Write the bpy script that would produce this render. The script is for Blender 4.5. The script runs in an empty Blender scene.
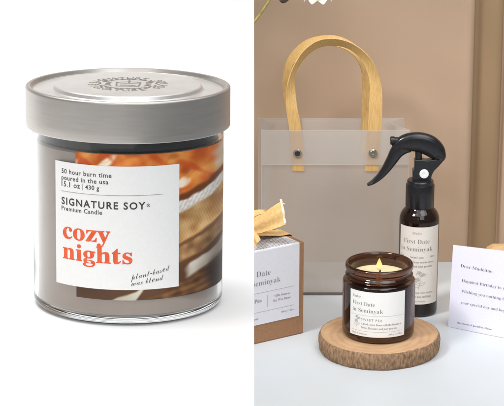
import bpy, bmesh, math, random
import numpy as np
from mathutils import Vector, Matrix, noise
random.seed(7)
S = bpy.context.scene
COL = S.collection
R = math.radians
sin, cos, pi = math.sin, math.cos, math.pi

# ------------------------------------------------------------------ camera
H = 0.668
PITCH = R(17.0)
F = 2000.0                     # focal length in photo pixels (504 wide)
CX, CY = 254.0, 203.0
fwd = Vector((0, cos(PITCH), -sin(PITCH)))
upv = Vector((0, sin(PITCH), cos(PITCH)))
EYE = Vector((0, 0, H))
cam = bpy.data.cameras.new('camera')
cam.sensor_width = 36.0
cam.lens = F / 504.0 * 36.0
cam.shift_x = -(CX - 252.0) / 504.0
cam.clip_start = 0.05
cam.clip_end = 60
co = bpy.data.objects.new('camera', cam)
COL.objects.link(co)
co.location = EYE
co.rotation_euler = (pi / 2 - PITCH, 0, 0)
S.camera = co

def ray(px, py):
    return fwd + Vector(((px - CX) / F, 0, 0)) + upv * ((CY - py) / F)
def at_z(px, py, z=0.0):
    d = ray(px, py); return EYE + d * ((z - H) / d.z)
def at_y(px, py, y):
    d = ray(px, py); return EYE + d * (y / d.y)
def at_plane(px, py, p, n):
    d = ray(px, py); return EYE + d * ((p - EYE).dot(n) / d.dot(n))

# ------------------------------------------------------------------ helpers
def lin(c):
    return tuple(((x / 255) / 12.92 if x / 255 <= .04045 else ((x / 255 + .055) / 1.055) ** 2.4) for x in c) + (1.0,)

def mat(name, color=(0.8, 0.8, 0.8, 1), rough=0.5, metal=0.0, spec=0.5, trans=0.0, ior=1.45, coat=0.0, sss=0.0):
    m = bpy.data.materials.new(name)
    m.use_nodes = True
    b = m.node_tree.nodes['Principled BSDF']
    b.inputs['Base Color'].default_value = color
    b.inputs['Roughness'].default_value = rough
    b.inputs['Metallic'].default_value = metal
    b.inputs['Specular IOR Level'].default_value = spec
    b.inputs['Transmission Weight'].default_value = trans
    b.inputs['IOR'].default_value = ior
    b.inputs['Coat Weight'].default_value = coat
    if sss:
        b.inputs['Subsurface Weight'].default_value = sss
        b.inputs['Subsurface Radius'].default_value = (.006, .004, .002)
        b.inputs['Subsurface Scale'].default_value = 1.0
    return m
def nodes(m):
    return m.node_tree.nodes, m.node_tree.links, m.node_tree.nodes['Principled BSDF']
def vary(m, c1, c2, scale=40, detail=6, stretch=(1, 1, 1), lo=.35, hi=.65, bump=0.0, bscale=None, bdist=.0005, rvar=0.0):
    """noise between two colours on the object's own coordinates, with a fine bump"""
    n, l, b = nodes(m)
    tc = n.new('ShaderNodeTexCoord'); mp = n.new('ShaderNodeMapping')
    mp.inputs['Scale'].default_value = stretch
    l.new(tc.outputs['Object'], mp.inputs['Vector'])
    nz = n.new('ShaderNodeTexNoise'); nz.inputs['Scale'].default_value = scale; nz.inputs['Detail'].default_value = detail
    l.new(mp.outputs['Vector'], nz.inputs['Vector'])
    cr = n.new('ShaderNodeValToRGB')
    cr.color_ramp.elements[0].position = lo; cr.color_ramp.elements[0].color = c1
    cr.color_ramp.elements[1].position = hi; cr.color_ramp.elements[1].color = c2
    l.new(nz.outputs['Fac'], cr.inputs['Fac']); l.new(cr.outputs['Color'], b.inputs['Base Color'])
    if rvar:
        mr = n.new('ShaderNodeMapRange'); r0 = b.inputs['Roughness'].default_value
        mr.inputs['To Min'].default_value = max(0, r0 - rvar); mr.inputs['To Max'].default_value = r0 + rvar
        l.new(nz.outputs['Fac'], mr.inputs['Value']); l.new(mr.outputs['Result'], b.inputs['Roughness'])
    if bump:
        n2 = n.new('ShaderNodeTexNoise'); n2.inputs['Scale'].default_value = bscale or scale * 4; n2.inputs['Detail'].default_value = 5
        l.new(mp.outputs['Vector'], n2.inputs['Vector'])
        bp = n.new('ShaderNodeBump'); bp.inputs['Strength'].default_value = bump; bp.inputs['Distance'].default_value = bdist
        l.new(n2.outputs['Fac'], bp.inputs['Height']); l.new(bp.outputs['Normal'], b.inputs['Normal'])
    return m

def link(name, me, m=None, parent=None, smooth=False, angle=None):
    o = bpy.data.objects.new(name, me)
    COL.objects.link(o)
    if m is not None:
        for q in (m if isinstance(m, (list, tuple)) else [m]):
            me.materials.append(q)
    if smooth:
        me.polygons.foreach_set('use_smooth', [True] * len(me.polygons))
        if angle:
            me.set_sharp_from_angle(angle=R(angle))
    if parent is not None:
        o.parent = parent
    return o
def from_data(name, v, f, m=None, parent=None, smooth=False, angle=None):
    me = bpy.data.meshes.new(name)
    me.from_pydata([tuple(p) for p in v], [], [tuple(q) for q in f])
    me.update()
    return link(name, me, m, parent, smooth, angle)
def from_bm(name, bm, m=None, parent=None, smooth=False, angle=None):
    me = bpy.data.meshes.new(name)
    bmesh.ops.recalc_face_normals(bm, faces=bm.faces)
    bm.to_mesh(me); bm.free()
    return link(name, me, m, parent, smooth, angle)
def thing(name, label, cat, loc=(0, 0, 0), rot=(0, 0, 0), group=None):
    o = bpy.data.objects.new(name, None)
    o.empty_display_size = .02
    COL.objects.link(o)
    o.location = loc; o.rotation_euler = rot
    o['label'] = label; o['category'] = cat
    if group: o['group'] = group
    return o
def structure(o):
    o['kind'] = 'structure'; return o
def lathe(name, prof, m, parent, seg=160, angle=40, closed=False, cap=True):
    """revolve (r,z) profile about z; points with r=0 close the shape"""
    v, f, rows = [], [], []
    for r, z in prof:
        if r < 1e-7:
            rows.append([len(v)]); v.append((0, 0, z))
        else:
            rows.append(list(range(len(v), len(v) + seg)))
            v += [(r * sin(2 * pi * k / seg), -r * cos(2 * pi * k / seg), z) for k in range(seg)]
    pairs = list(zip(rows[:-1], rows[1:]))
    if closed: pairs.append((rows[-1], rows[0]))
    for a, b in pairs:
        for k in range(seg):
            k2 = (k + 1) % seg
            if len(a) == 1 and len(b) == 1: continue
            if len(a) == 1: f.append((a[0], b[k2], b[k]))
            elif len(b) == 1: f.append((a[k], a[k2], b[0]))
            else: f.append((a[k], a[k2], b[k2], b[k]))
    bm = bmesh.new(); vs = [bm.verts.new(p) for p in v]
    for q in f: bm.faces.new([vs[i] for i in q])
    return from_bm(name, bm, m, parent, True, angle)
def arc(cx, cz, r, a0, a1, n=6):
    return [(cx + r * cos(R(a0 + (a1 - a0) * k / n)), cz + r * sin(R(a0 + (a1 - a0) * k / n))) for k in range(n + 1)]
def grid(name, fn, nu, nv, m, parent, smooth=True):
    v = [fn(i / nu, j / nv) for j in range(nv + 1) for i in range(nu + 1)]
    f = [(j * (nu + 1) + i, j * (nu + 1) + i + 1, (j + 1) * (nu + 1) + i + 1, (j + 1) * (nu + 1) + i) for j in range(nv) for i in range(nu)]
    return from_data(name, v, f, m, parent, smooth)
def solidify(o, t, offset=0.0):
    s = o.modifiers.new('thickness', 'SOLIDIFY'); s.thickness = t; s.offset = offset
    e = o.modifiers.new('edges', 'EDGE_SPLIT'); e.split_angle = R(50); return o
def bevel(o, w, seg=3):
    b = o.modifiers.new('bevel', 'BEVEL'); b.width = w; b.segments = seg; b.limit_method = 'ANGLE'; b.angle_limit = R(35); return o
def catmull(P, n):
    """smooth rows of numbers"""
    P = np.array(P, float); out = []
    Q = np.vstack([2 * P[0] - P[1], P, 2 * P[-1] - P[-2]])
    for i in range(1, len(Q) - 2):
        for k in range(n):
            t = k / n
            p0, p1, p2, p3 = Q[i - 1], Q[i], Q[i + 1], Q[i + 2]
            out.append(.5 * ((2 * p1) + (-p0 + p2) * t + (2 * p0 - 5 * p1 + 4 * p2 - p3) * t * t + (-p0 + 3 * p1 - 3 * p2 + p3) * t ** 3))
    out.append(P[-1])
    return np.array(out)
def tube_data(pts, rad, seg=10):
    """verts and faces of a tube through pts with per-point radius"""
    v, f = [], []
    n = len(pts); ref = Vector((0.31, 0.2, 0.93))
    for i, p in enumerate(pts):
        p = Vector(p)
        t = (Vector(pts[min(i + 1, n - 1)]) - Vector(pts[max(i - 1, 0)])).normalized()
        a = t.cross(ref).normalized(); b = t.cross(a)
        r = rad[i] if hasattr(rad, '__len__') else rad
        v += [p + a * (r * cos(2 * pi * k / seg)) + b * (r * sin(2 * pi * k / seg)) for k in range(seg)]
    for i in range(n - 1):
        for k in range(seg):
            k2 = (k + 1) % seg
            f.append((i * seg + k, i * seg + k2, (i + 1) * seg + k2, (i + 1) * seg + k))
    f.append(tuple(range(seg))[::-1]); f.append(tuple(range((n - 1) * seg, n * seg)))
    return v, f

# lettering: glyph outlines of Blender's built-in font; serif and script forms are the Unicode mathematical letters
def styled(s, kind):
    if kind == 'sans': return s
    up, lo = {'serif': (0x1D400, 0x1D41A), 'italic': (0x1D434, 0x1D44E), 'script': (0x1D4D0, 0x1D4B6)}[kind]
    out = ''
    for c in s:
        if 'A' <= c <= 'Z': out += chr(up + ord(c) - 65)
        elif 'a' <= c <= 'z':
            ch = lo + ord(c) - 97
            if ch == 0x1D455: ch = 0x210E
            if kind == 'script': ch = {0x1D4BA: 0x212F, 0x1D4BC: 0x210A, 0x1D4C4: 0x2134}.get(ch, ch)
            out += chr(ch)
        elif kind == 'serif' and c.isdigit(): out += chr(0x1D7CE + ord(c) - 48)
        else: out += c
    return out
def glyphs(body, kind='sans', weight=0.0, space=1.0, shear=0.0):
    c = bpy.data.curves.new('text', 'FONT')
    c.body = styled(body, kind); c.offset = weight; c.space_character = space; c.shear = shear
    c.resolution_u = 3
    o = bpy.data.objects.new('text', c); COL.objects.link(o)
    dg = bpy.context.evaluated_depsgraph_get()
    me = o.evaluated_get(dg).to_mesh()
    v = np.array([p.co[:2] for p in me.vertices], float).reshape(-1, 2)
    f = [tuple(p.vertices) for p in me.polygons]
    o.evaluated_get(dg).to_mesh_clear()
    bpy.data.objects.remove(o); bpy.data.curves.remove(c)
    v[:, 0] -= v[:, 0].min()
    return v, f
class Print:
    """flat lettering, rules and line drawings gathered in label coordinates (s, t), laid on a surface by fn(s, t)"""
    def __init__(self): self.v, self.f, self.mi = [], [], []
    def text(self, body, s0, t0, width, kind='sans', weight=0.0, space=1.0, rot=0.0, ysc=1.0, mi=0, right=False, shear=0.0):
        v, f = glyphs(body, kind, weight, space, shear)
        k = width / v[:, 0].max()
        x = v[:, 0] * k; y = v[:, 1] * k * ysc
        if right: x = x - width
        ca, sa = cos(R(rot)), sin(R(rot))
        self.add([(s0 + a * ca - b * sa, t0 + a * sa + b * ca) for a, b in zip(x, y)], f, mi)
    def add(self, v, f, mi=0):
        b = len(self.v); self.v += v
        self.f += [tuple(b + i for i in q) for q in f]; self.mi += [mi] * len(f)
    def rule(self, a, b, w, n=24, mi=0):
        a, b = Vector(a), Vector(b); d = (b - a).normalized(); p = Vector((-d.y, d.x)) * (w / 2)
        v = []
        for i in range(n + 1):
            q = a.lerp(b, i / n); v += [tuple(q - p), tuple(q + p)]
        self.add(v, [(2 * i, 2 * i + 2, 2 * i + 3, 2 * i + 1) for i in range(n)], mi)
    def poly(self, pts, w, mi=0):
        for a, b in zip(pts[:-1], pts[1:]): self.rule(a, b, w, 1, mi)
    def leaf(self, c, ang, l, w, mi=0, outline=0.0):
        pts = []
        for k in range(13):
            t = k / 12; pts.append((l * t, w * sin(pi * t ** .8)))
        loop = pts + [(x, -y) for x, y in pts[::-1]]
        ca, sa = cos(R(ang)), sin(R(ang))
        loop = [(c[0] + x * ca - y * sa, c[1] + x * sa + y * ca) for x, y in loop]
        if outline: self.poly(loop, outline, mi)
        else: self.add(loop, [(i, i + 1, 24 - i, 25 - i) for i in range(12)], mi)
    def sprig(self, c, h, w, mi=0):
        """little drawing of a sweet pea stem: curling stem, leaves and three blossoms"""
        x, y = c
        st = [(x + h * .10 * sin(3.0 * t), y + h * (t - .5)) for t in np.linspace(0, 1, 9)]
        self.poly(st, w, mi)
        for t, a, l in ((.18, 150, .34), (.3, 25, .34), (.45, 160, .26)):
            p = st[int(t * 8)]
            self.leaf(p, a, h * l, h * l * .22, mi, outline=w)
        for t, dx in ((.62, -.16), (.78, .17), (.98, -.02)):
            p = st[min(8, int(t * 8))]; q = (p[0] + dx * h, p[1] + .05 * h)
            self.poly([p, q], w, mi)
            for a in (20, 75, 130, 190): self.leaf(q, a, h * .16, h * .06, mi, outline=w)
    def build(self, name, fn, mats, parent):
        o = from_data(name, [fn(s, t) for s, t in self.v], self.f, mats, parent)
        o.data.polygons.foreach_set('material_index', self.mi)
        return o

# ------------------------------------------------------------------ materials
white_paper = mat('white_sweep_paper', (.9, .9, .9, 1), .8, spec=.2)
vary(white_paper, (.895, .895, .895, 1), (.91, .908, .905, 1), 8, bump=.05, bscale=600, bdist=.0002)
plinth_paint = vary(mat('plinth_paint', (.8, .8, .8, 1), .6), (.74, .74, .74, 1), (.8, .8, .79, 1), 6)
table_paint = mat('table_paint', (.56, .59, .63, 1), .32, spec=.45)
vary(table_paint, (.60, .645, .685, 1), (.64, .68, .715, 1), 9, lo=.3, hi=.7, bump=.06, bscale=260, bdist=.0002, rvar=.06)
backdrop_cloth = mat('backdrop_cloth', lin((188, 160, 136)), .85, spec=.15)
vary(backdrop_cloth, lin((180, 153, 129)), lin((195, 168, 143)), 4, lo=.25, hi=.75, stretch=(1, 1, .35), bump=.18, bscale=420, bdist=.0004)
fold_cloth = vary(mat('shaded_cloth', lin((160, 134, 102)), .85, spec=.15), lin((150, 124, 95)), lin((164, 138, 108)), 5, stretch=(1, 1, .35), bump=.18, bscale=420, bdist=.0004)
brushed = mat('brushed_steel', lin((206, 202, 198)), .4, .9)
vary(brushed, lin((188, 183, 177)), lin((200, 195, 189)), 60, stretch=(1, 1, 14), lo=.2, hi=.8, bump=.03, bscale=300, bdist=.00008, rvar=.04)
steel_top = mat('satin_steel_top', lin((226, 222, 219)), .42, .85)
vary(steel_top, lin((222, 220, 217)), lin((230, 228, 225)), 90, lo=.3, hi=.7, rvar=.05)
emboss = mat('embossed_mark', lin((146, 137, 126)), .5, .6)
lid_shade_dark = mat('lid_shade_dark', (.05, .05, .05, 1), .4)
clear_glass = mat('clear_glass', (.89, .915, .91, 1), 0.0, trans=1.0, ior=1.47)
taupe_wax = mat('taupe_wax', lin((176, 160, 150)), .45, sss=.15)
vary(taupe_wax, lin((204, 181, 168)), lin((214, 192, 179)), 22)
label_paper = mat('label_paper', lin((243, 242, 240)), .55, spec=.3)
vary(label_paper, lin((242, 241, 239)), lin((245, 244, 242)), 700, bump=.02, bscale=900, bdist=.0001)
ink_dark = vary(mat('dark_ink', lin((62, 58, 56)), .6), lin((54, 50, 48)), lin((78, 74, 70)), 700)
ink_grey = vary(mat('grey_ink', lin((150, 146, 142)), .6), lin((140, 136, 132)), lin((160, 156, 152)), 500)
ink_orange = vary(mat('orange_ink', lin((234, 92, 48)), .55), lin((230, 86, 42)), lin((240, 104, 58)), 300)
ink_soft = vary(mat('soft_ink', lin((120, 118, 120)), .6), lin((122, 120, 122)), lin((142, 140, 142)), 500)
card_ink = vary(mat('card_ink', lin((92, 88, 94)), .6), lin((84, 80, 86)), lin((104, 100, 106)), 500)
warm_label = vary(mat('warm_label_paper', lin((228, 221, 212)), .55, spec=.3), lin((225, 218, 209)), lin((231, 224, 216)), 700)
photo_print = mat('photo_print', (.5, .3, .1, 1), .4, spec=.35)
n, l, b = nodes(photo_print)
ca = n.new('ShaderNodeVertexColor'); ca.layer_name = 'print'
nz = n.new('ShaderNodeTexNoise'); nz.inputs['Scale'].default_value = 900
tc = n.new('ShaderNodeTexCoord'); l.new(tc.outputs['Object'], nz.inputs['Vector'])
mx = n.new('ShaderNodeMixRGB'); mx.blend_type = 'OVERLAY'; mx.inputs['Fac'].default_value = .12
l.new(ca.outputs['Color'], mx.inputs['Color1']); l.new(nz.outputs['Color'], mx.inputs['Color2'])
l.new(mx.outputs['Color'], b.inputs['Base Color'])
amber_glass = mat('amber_glass', (.14, .062, .034, 1), 0.02, trans=1.0, ior=1.5)
dark_amber = mat('dark_amber_glass', (.035, .013, .007, 1), 0.03, trans=.7, ior=1.5)
cream_wax = mat('cream_wax', lin((240, 214, 168)), .35, sss=.3)
vary(cream_wax, lin((236, 208, 160)), lin((246, 224, 184)), 60)
black_plastic = mat('black_plastic', (.012, .012, .014, 1), .22, spec=.5)
vary(black_plastic, (.011, .011, .013, 1), (.014, .014, .016, 1), 300, bump=.02, bscale=900, bdist=.00005)
white_plastic = vary(mat('white_plastic', (.8, .8, .8, 1), .35), (.76, .77, .78, 1), (.82, .82, .82, 1), 100)
kraft = mat('kraft_card', lin((164, 118, 84)), .75, spec=.2)
vary(kraft, lin((154, 115, 85)), lin((165, 126, 95)), 420, stretch=(1, 1, 2), bump=.15, bscale=700, bdist=.00015)
kraft_pale = mat('pale_kraft_card', lin((196, 158, 112)), .75, spec=.2)
vary(kraft_pale, lin((194, 158, 114)), lin((203, 168, 124)), 380, bump=.15, bscale=700, bdist=.00015)
box_label = mat('box_label_paper', lin((226, 226, 232)), .6, spec=.25)
vary(box_label, lin((223, 223, 229)), lin((228, 228, 234)), 700, bump=.03, bscale=900, bdist=.0001)
card_paper = mat('card_paper', lin((226, 224, 244)), .6, spec=.25)
vary(card_paper, lin((231, 230, 245)), lin((235, 234, 248)), 600, bump=.03, bscale=800, bdist=.0001)
ribbon_mat = mat('straw_ribbon', lin((228, 186, 116)), .55, spec=.3)
vary(ribbon_mat, lin((214, 174, 112)), lin((228, 192, 132)), 420, stretch=(1, .35, 1), bump=.15, bscale=900, bdist=.0002)
strap_mat = mat('wood_veneer_strap', lin((212, 172, 106)), .5, spec=.35)
vary(strap_mat, lin((196, 154, 92)), lin((216, 180, 120)), 150, stretch=(6, 6, .35), lo=.3, hi=.7, bump=.08, bscale=300, bdist=.0001)
rivet_mat = mat('rivet_metal', lin((190, 184, 172)), .28, 1.0)
rivet_dark = mat('rivet_dark_metal', lin((84, 80, 74)), .35, 1.0)

def bark_material():
    m = mat('bark', lin((128, 98, 70)), .9, spec=.15)
    vary(m, lin((104, 80, 62)), lin((172, 140, 110)), 480, detail=10, stretch=(1, 1, .4), lo=.28, hi=.66, bump=.7, bscale=900, bdist=.0008)
    return m
def wood_face_material():
    m = mat('cut_wood', lin((206, 164, 116)), .6, spec=.25)
    n, l, b = nodes(m)
    tc = n.new('ShaderNodeTexCoord')
    nz = n.new('ShaderNodeTexNoise'); nz.inputs['Scale'].default_value = 26; nz.inputs['Detail'].default_value = 3
    l.new(tc.outputs['Object'], nz.inputs['Vector'])
    mixv = n.new('ShaderNodeMixRGB'); mixv.inputs['Fac'].default_value = .012
    l.new(tc.outputs['Object'], mixv.inputs['Color1']); l.new(nz.outputs['Color'], mixv.inputs['Color2'])
    w = n.new('ShaderNodeTexWave'); w.wave_type = 'RINGS'; w.rings_direction = 'Z'
    w.inputs['Scale'].default_value = 48; w.inputs['Distortion'].default_value = 1.6; w.inputs['Detail'].default_value = 3
    w.inputs['Detail Scale'].default_value = 3
    l.new(mixv.outputs['Color'], w.inputs['Vector'])
    cr = n.new('ShaderNodeValToRGB')
    cr.color_ramp.elements[0].color = lin((196, 158, 122)); cr.color_ramp.elements[0].position = .0
    cr.color_ramp.elements[1].color = lin((204, 167, 131)); cr.color_ramp.elements[1].position = .7
    l.new(w.outputs['Fac'], cr.inputs['Fac'])
    n2 = n.new('ShaderNodeTexNoise'); n2.inputs['Scale'].default_value = 55; n2.inputs['Detail'].default_value = 6
    l.new(tc.outputs['Object'], n2.inputs['Vector'])
    cr2 = n.new('ShaderNodeValToRGB')
    cr2.color_ramp.elements[0].color = (.72, .66, .6, 1); cr2.color_ramp.elements[0].position = .3
    cr2.color_ramp.elements[1].color = (1, 1, 1, 1); cr2.color_ramp.elements[1].position = .62
    l.new(n2.outputs['Fac'], cr2.inputs['Fac'])
    mu = n.new('ShaderNodeMixRGB'); mu.blend_type = 'MULTIPLY'; mu.inputs['Fac'].default_value = .6
    l.new(cr.outputs['Color'], mu.inputs['Color1']); l.new(cr2.outputs['Color'], mu.inputs['Color2'])
    l.new(mu.outputs['Color'], b.inputs['Base Color'])
    bp = n.new('ShaderNodeBump'); bp.inputs['Strength'].default_value = .3; bp.inputs['Distance'].default_value = .0004
    l.new(n2.outputs['Fac'], bp.inputs['Height']); l.new(bp.outputs['Normal'], b.inputs['Normal'])
    return m
def frosted(name, haze, tint=(.93, .91, .89, 1)):
    """milky plastic sheet: part clear, part milky"""
    m = mat(name, lin((224, 221, 217)), .22, spec=.6)
    n, l, b = nodes(m)
    out = n['Material Output']
    tr = n.new('ShaderNodeBsdfTransparent'); tr.inputs['Color'].default_value = tint
    tl = n.new('ShaderNodeBsdfTranslucent'); tl.inputs['Color'].default_value = lin((230, 226, 221))
    m1 = n.new('ShaderNodeMixShader'); m1.inputs['Fac'].default_value = .4
    l.new(b.outputs[0], m1.inputs[1]); l.new(tl.outputs[0], m1.inputs[2])
    m2 = n.new('ShaderNodeMixShader')
    tc = n.new('ShaderNodeTexCoord'); nz = n.new('ShaderNodeTexNoise'); nz.inputs['Scale'].default_value = 9
    l.new(tc.outputs['Object'], nz.inputs['Vector'])
    mr = n.new('ShaderNodeMapRange'); mr.inputs['To Min'].default_value = haze - .12; mr.inputs['To Max'].default_value = haze + .12
    l.new(nz.outputs['Fac'], mr.inputs['Value']); l.new(mr.outputs['Result'], m2.inputs['Fac'])
    l.new(tr.outputs[0], m2.inputs[1]); l.new(m1.outputs[0], m2.inputs[2])
    l.new(m2.outputs[0], out.inputs['Surface'])
    return m
bag_sheet = frosted('frosted_sheet', .42)
bag_hem = frosted('frosted_hem', .50)
bag_edge = frosted('frosted_edge', .62)

# ------------------------------------------------------------------ setting
TILT = R(-3.8)
base_px = (128.3, 299.5)
ROLL = R(.8)
d0 = ray(*base_px).normalized() * 1.053
CB = EYE + d0                                    # where the big candle stands
def sweep_pt(u, v):
    # floor, cove, upright: v runs from the front edge to the top of the paper
    prof = [(-.40, 0)] + [(-.3 + .43 * k / 6, 0) for k in range(7)] + [(.13 + .11 * sin(R(a)), .11 - .11 * cos(R(a))) for a in range(9, 91, 9)] + [(.24, .13), (.24, .19)]
    i = v * (len(prof) - 1); a = prof[int(min(i, len(prof) - 2))]; b_ = prof[int(min(i, len(prof) - 2)) + 1]; t = i - int(min(i, len(prof) - 2))
    y, z = a[0] + (b_[0] - a[0]) * t, a[1] + (b_[1] - a[1]) * t
    ct, st = cos(TILT), sin(TILT)
    x = -.62 + .62 * u
    return (x, CB.y + y * ct - z * st, CB.z + y * st + z * ct - (x - CB.x) * math.tan(ROLL))
sw = grid('paper_sweep', sweep_pt, 1, 19, white_paper, None)
structure(sw)
bm = bmesh.new()
bmesh.ops.create_cube(bm, size=1.0)
for v in bm.verts:
    v.co = Vector((-.31 + v.co.x * .60, CB.y - .065 + v.co.y * .60, 0))+ Vector((0, 0, (.0 if v.co.z < 0 else 1)))
    if v.co.z > .5: v.co.z = CB.z - .004 + (v.co.y - CB.y) * math.tan(TILT) - (v.co.x - CB.x) * math.tan(ROLL)
pl = structure(from_bm('plinth', bm, plinth_paint)); bevel(pl, .002)

bm = bmesh.new()
vs = [bm.verts.new(p) for p in ((-1.6, .35, 0), (1.6, .35, 0), (1.6, 2.05, 0), (-1.6, 2.05, 0))]
bm.faces.new(vs)
r = bmesh.ops.extrude_face_region(bm, geom=bm.faces[:])
for v in r['geom']:
    if isinstance(v, bmesh.types.BMVert): v.co.z = -.03
structure(bevel(from_bm('tabletop', bm, table_paint), .002))

def sst(a, b, x):
    t = max(0, min(1, (x - a) / (b - a))); return t * t * (3 - 2 * t)
YW = 1.974                                       # face of the backdrop
def xw(px, row=150): return at_y(px, row, YW).x
a1, a2, a3 = xw(471), xw(500.5), xw(505)
prof = []                                        # hanging cloth seen from above: wide flat fall, then narrow folds
for k in range(121):
    x = -1.3 + (a1 - .012 + 1.3) * (k / 120) ** .5
    prof.append((x, YW + .001 * sin(9 * x) - .012 * (1 - sst(-.05, .05, x))))
e = prof[-1]
prof += [(a1 - .008, e[1] - .0010), (a1 - .0045, e[1] + .0004), (a1 - .002, e[1] + .0028), (a1 - .0006, e[1] + .007), (a1, e[1] + .012), (a1 + .0016, e[1] + .016),
         (a1 + .005, e[1] + .0145), (a1 + .012, e[1] + .0115), (a2 - .010, e[1] + .0105), (a2 - .003, e[1] + .0115), (a2 - .0008, e[1] + .015),
         (a2, e[1] + .022), (a2 + .002, e[1] + .020), (a2 + .006, e[1] + .014)]
x = a2 + .006
for k in range(1, 60):
    xx = x + k * .02; prof.append((xx, YW + .012 + .010 * abs(sin(xx * 24))))
NZ = 30
v, f = [], []
for j in range(NZ + 1):
    z = -.0 + .9 * j / NZ
    for (x, y) in prof:
        v.append((x + .0012 * sin(z * 7 + x * 3), y + .0012 * noise.noise(Vector((x * 14, z * 5, 3))), z))
np_ = len(prof)
for j in range(NZ):
    for i in range(np_ - 1):
        f.append((j * np_ + i, j * np_ + i + 1, (j + 1) * np_ + i + 1, (j + 1) * np_ + i))
wall = structure(from_data('backdrop_wall', v, f, [backdrop_cloth, fold_cloth], None, True))
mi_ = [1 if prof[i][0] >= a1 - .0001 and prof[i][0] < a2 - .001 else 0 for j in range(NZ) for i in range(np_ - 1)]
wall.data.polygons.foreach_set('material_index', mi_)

# ------------------------------------------------------------------ big candle with steel lid
jc = thing('jar_candle', 'large clear glass jar candle with brushed steel lid and orange lettering on white paper', 'candle', CB, (TILT, ROLL, 0))
MB = Matrix.Translation(CB) @ jc.rotation_euler.to_matrix().to_4x4()
GR, GT = .0493, .0021
ZL = .0937                                       # lower edge of the lid
prof = [(0, .0012), (.030, .0012)] + arc(.0440, .0056, .0056, -90, 0, 8)[1:]
prof = [(0, .0014), (.026, .0012), (.036, .0004), (.0435, 0)] + arc(GR - .0046, .0046, .0046, -80, 0, 8) + [(GR, .02), (GR, .05), (GR, .08), (GR - .0002, ZL - .001), (GR - .0002, ZL + .012)]
ri = GR - GT
prof += [(GR - .0012, ZL + .0132), (ri + .0008, ZL + .013), (ri, ZL + .012), (ri, .09), (ri, .05), (ri, .0062)] + arc(ri - .0022, .0060, .0022, 0, -90, 7)[1:] + [(.02, .0039), (0, .0038)]
lathe('glass_jar', prof, clear_glass, jc)
rw = ri - .00025
wt = .0879
prof = [(0, .0041), (.02, .0042)] + [(a - .0001, z_ + .0003) for a, z_ in arc(rw - .0022, .0061, .0022, -90, 0, 7)] + [(rw, .04), (rw, wt - .001)] + [(rw - .0015, wt - .0002), (rw - .004, wt - .0008), (.02, wt - .0006), (0, wt - .0006)]
lathe('wax', prof, taupe_wax, jc)
LR = .0524
lid_h = .0209; zt = ZL + lid_h
prof = [(GR + .0006, ZL + .011), (GR + .0006, ZL + .0005), (LR - .0012, ZL)] + arc(LR - .0007, ZL + .0007, .0007, -90, 0, 4) + [(LR, ZL + .006), (LR, zt - .0016)] + arc(LR - .0012, zt - .0013, .0012, 0, 90, 6)
prof += [(LR - .0024, zt - .0002), (LR - .0030, zt - .0020), (.0485, zt - .0023)]
lid = lathe('lid', prof, brushed, jc, angle=50)
prof = [(.0485, zt - .0023), (.0388, zt - .0023), (.0382, zt - .0020), (.0377, zt - .0004), (.0370, zt), (.02, zt), (0, zt)]
lathe('lid_top', prof, steel_top, lid, angle=25)
prof = [(0, ZL + .004), (rw - .0008, ZL + .004), (rw - .0003, ZL + .002), (rw - .0003, wt + .0012), (rw - .0012, wt + .0006), (rw - .005, wt + .0006), (rw - .006, ZL - .001), (0, ZL - .001)]
lathe('lid_shade_ring', prof, lid_shade_dark, lid, angle=30)  # added dark ring standing in for the shade under the lid
# emblem on the lid: ring of capitals around a leafy drawing
em = Print()
def ring_text(pr, body, r, a_mid, step, h, inward=False):
    for k, ch in enumerate(body):
        if ch == ' ': continue
        v, f = glyphs(ch); kx = h / .72; w = v[:, 0].max() * kx
        ang = a_mid + (k - (len(body) - 1) / 2) * step * (1 if inward else -1)
        ca, sa = cos(R(ang)), sin(R(ang))
        out = []
        for x, y in v:
            xx, yy = x * kx - w / 2, y * kx - h / 2
            if inward: rr = r - yy; tt = xx
            else: rr = r + yy; tt = -xx
            out.append((rr * ca - tt * sa, rr * sa + tt * ca))
        pr.add(out, f)
ring_text(em, 'SIGNATURE SOY', .0185, 90, 13.4, .0044)
ring_text(em, 'SIGNATURE SOY', .0185, 270, 13.4, .0044, True)
ell = lambda rx, ry, a0, a1, cx=0, cy=0: [(cx + rx * cos(R(a)), cy + ry * sin(R(a))) for a in range(a0, a1 + 1, 12)]
em.poly(ell(.0135, .0135, 24, 156), .0008); em.poly(ell(.0135, .0135, 204, 336), .0008)
em.poly(ell(.0062, .0022, 0, 360, 0, .004), .0007)                 # little jar with a wavy wick and two sprigs
em.poly([(-.0062, .004), (-.0056, -.0065), (.0056, -.0065), (.0062, .004)], .0009)
em.poly([(-.004, -.0035), (.004, -.0035)], .0010)
em.poly([(0, .004), (.0006, .007), (-.0004, .009), (.0003, .0108)], .0008)
for k in range(30):
    a = k * 12 + 5; em.leaf((.0150 * cos(R(a)), .0150 * sin(R(a))), a + (62 if k % 2 else 118), .0024, .0007)
for s_ in (-1, 1):
    em.poly([(s_ * .0085, -.006), (s_ * .0098, 0), (s_ * .0088, .006)], .0006)
    for y in (-.004, 0, .004): em.leaf((s_ * .0094, y), 90 - s_ * 50, .0034, .0009)
em.build('emblem', lambda s, t: (s, t, zt + .00012), emboss, lid)

def on_cyl(rad):
    return lambda s, t: (rad * sin(s / rad), -rad * cos(s / rad), t)
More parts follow.
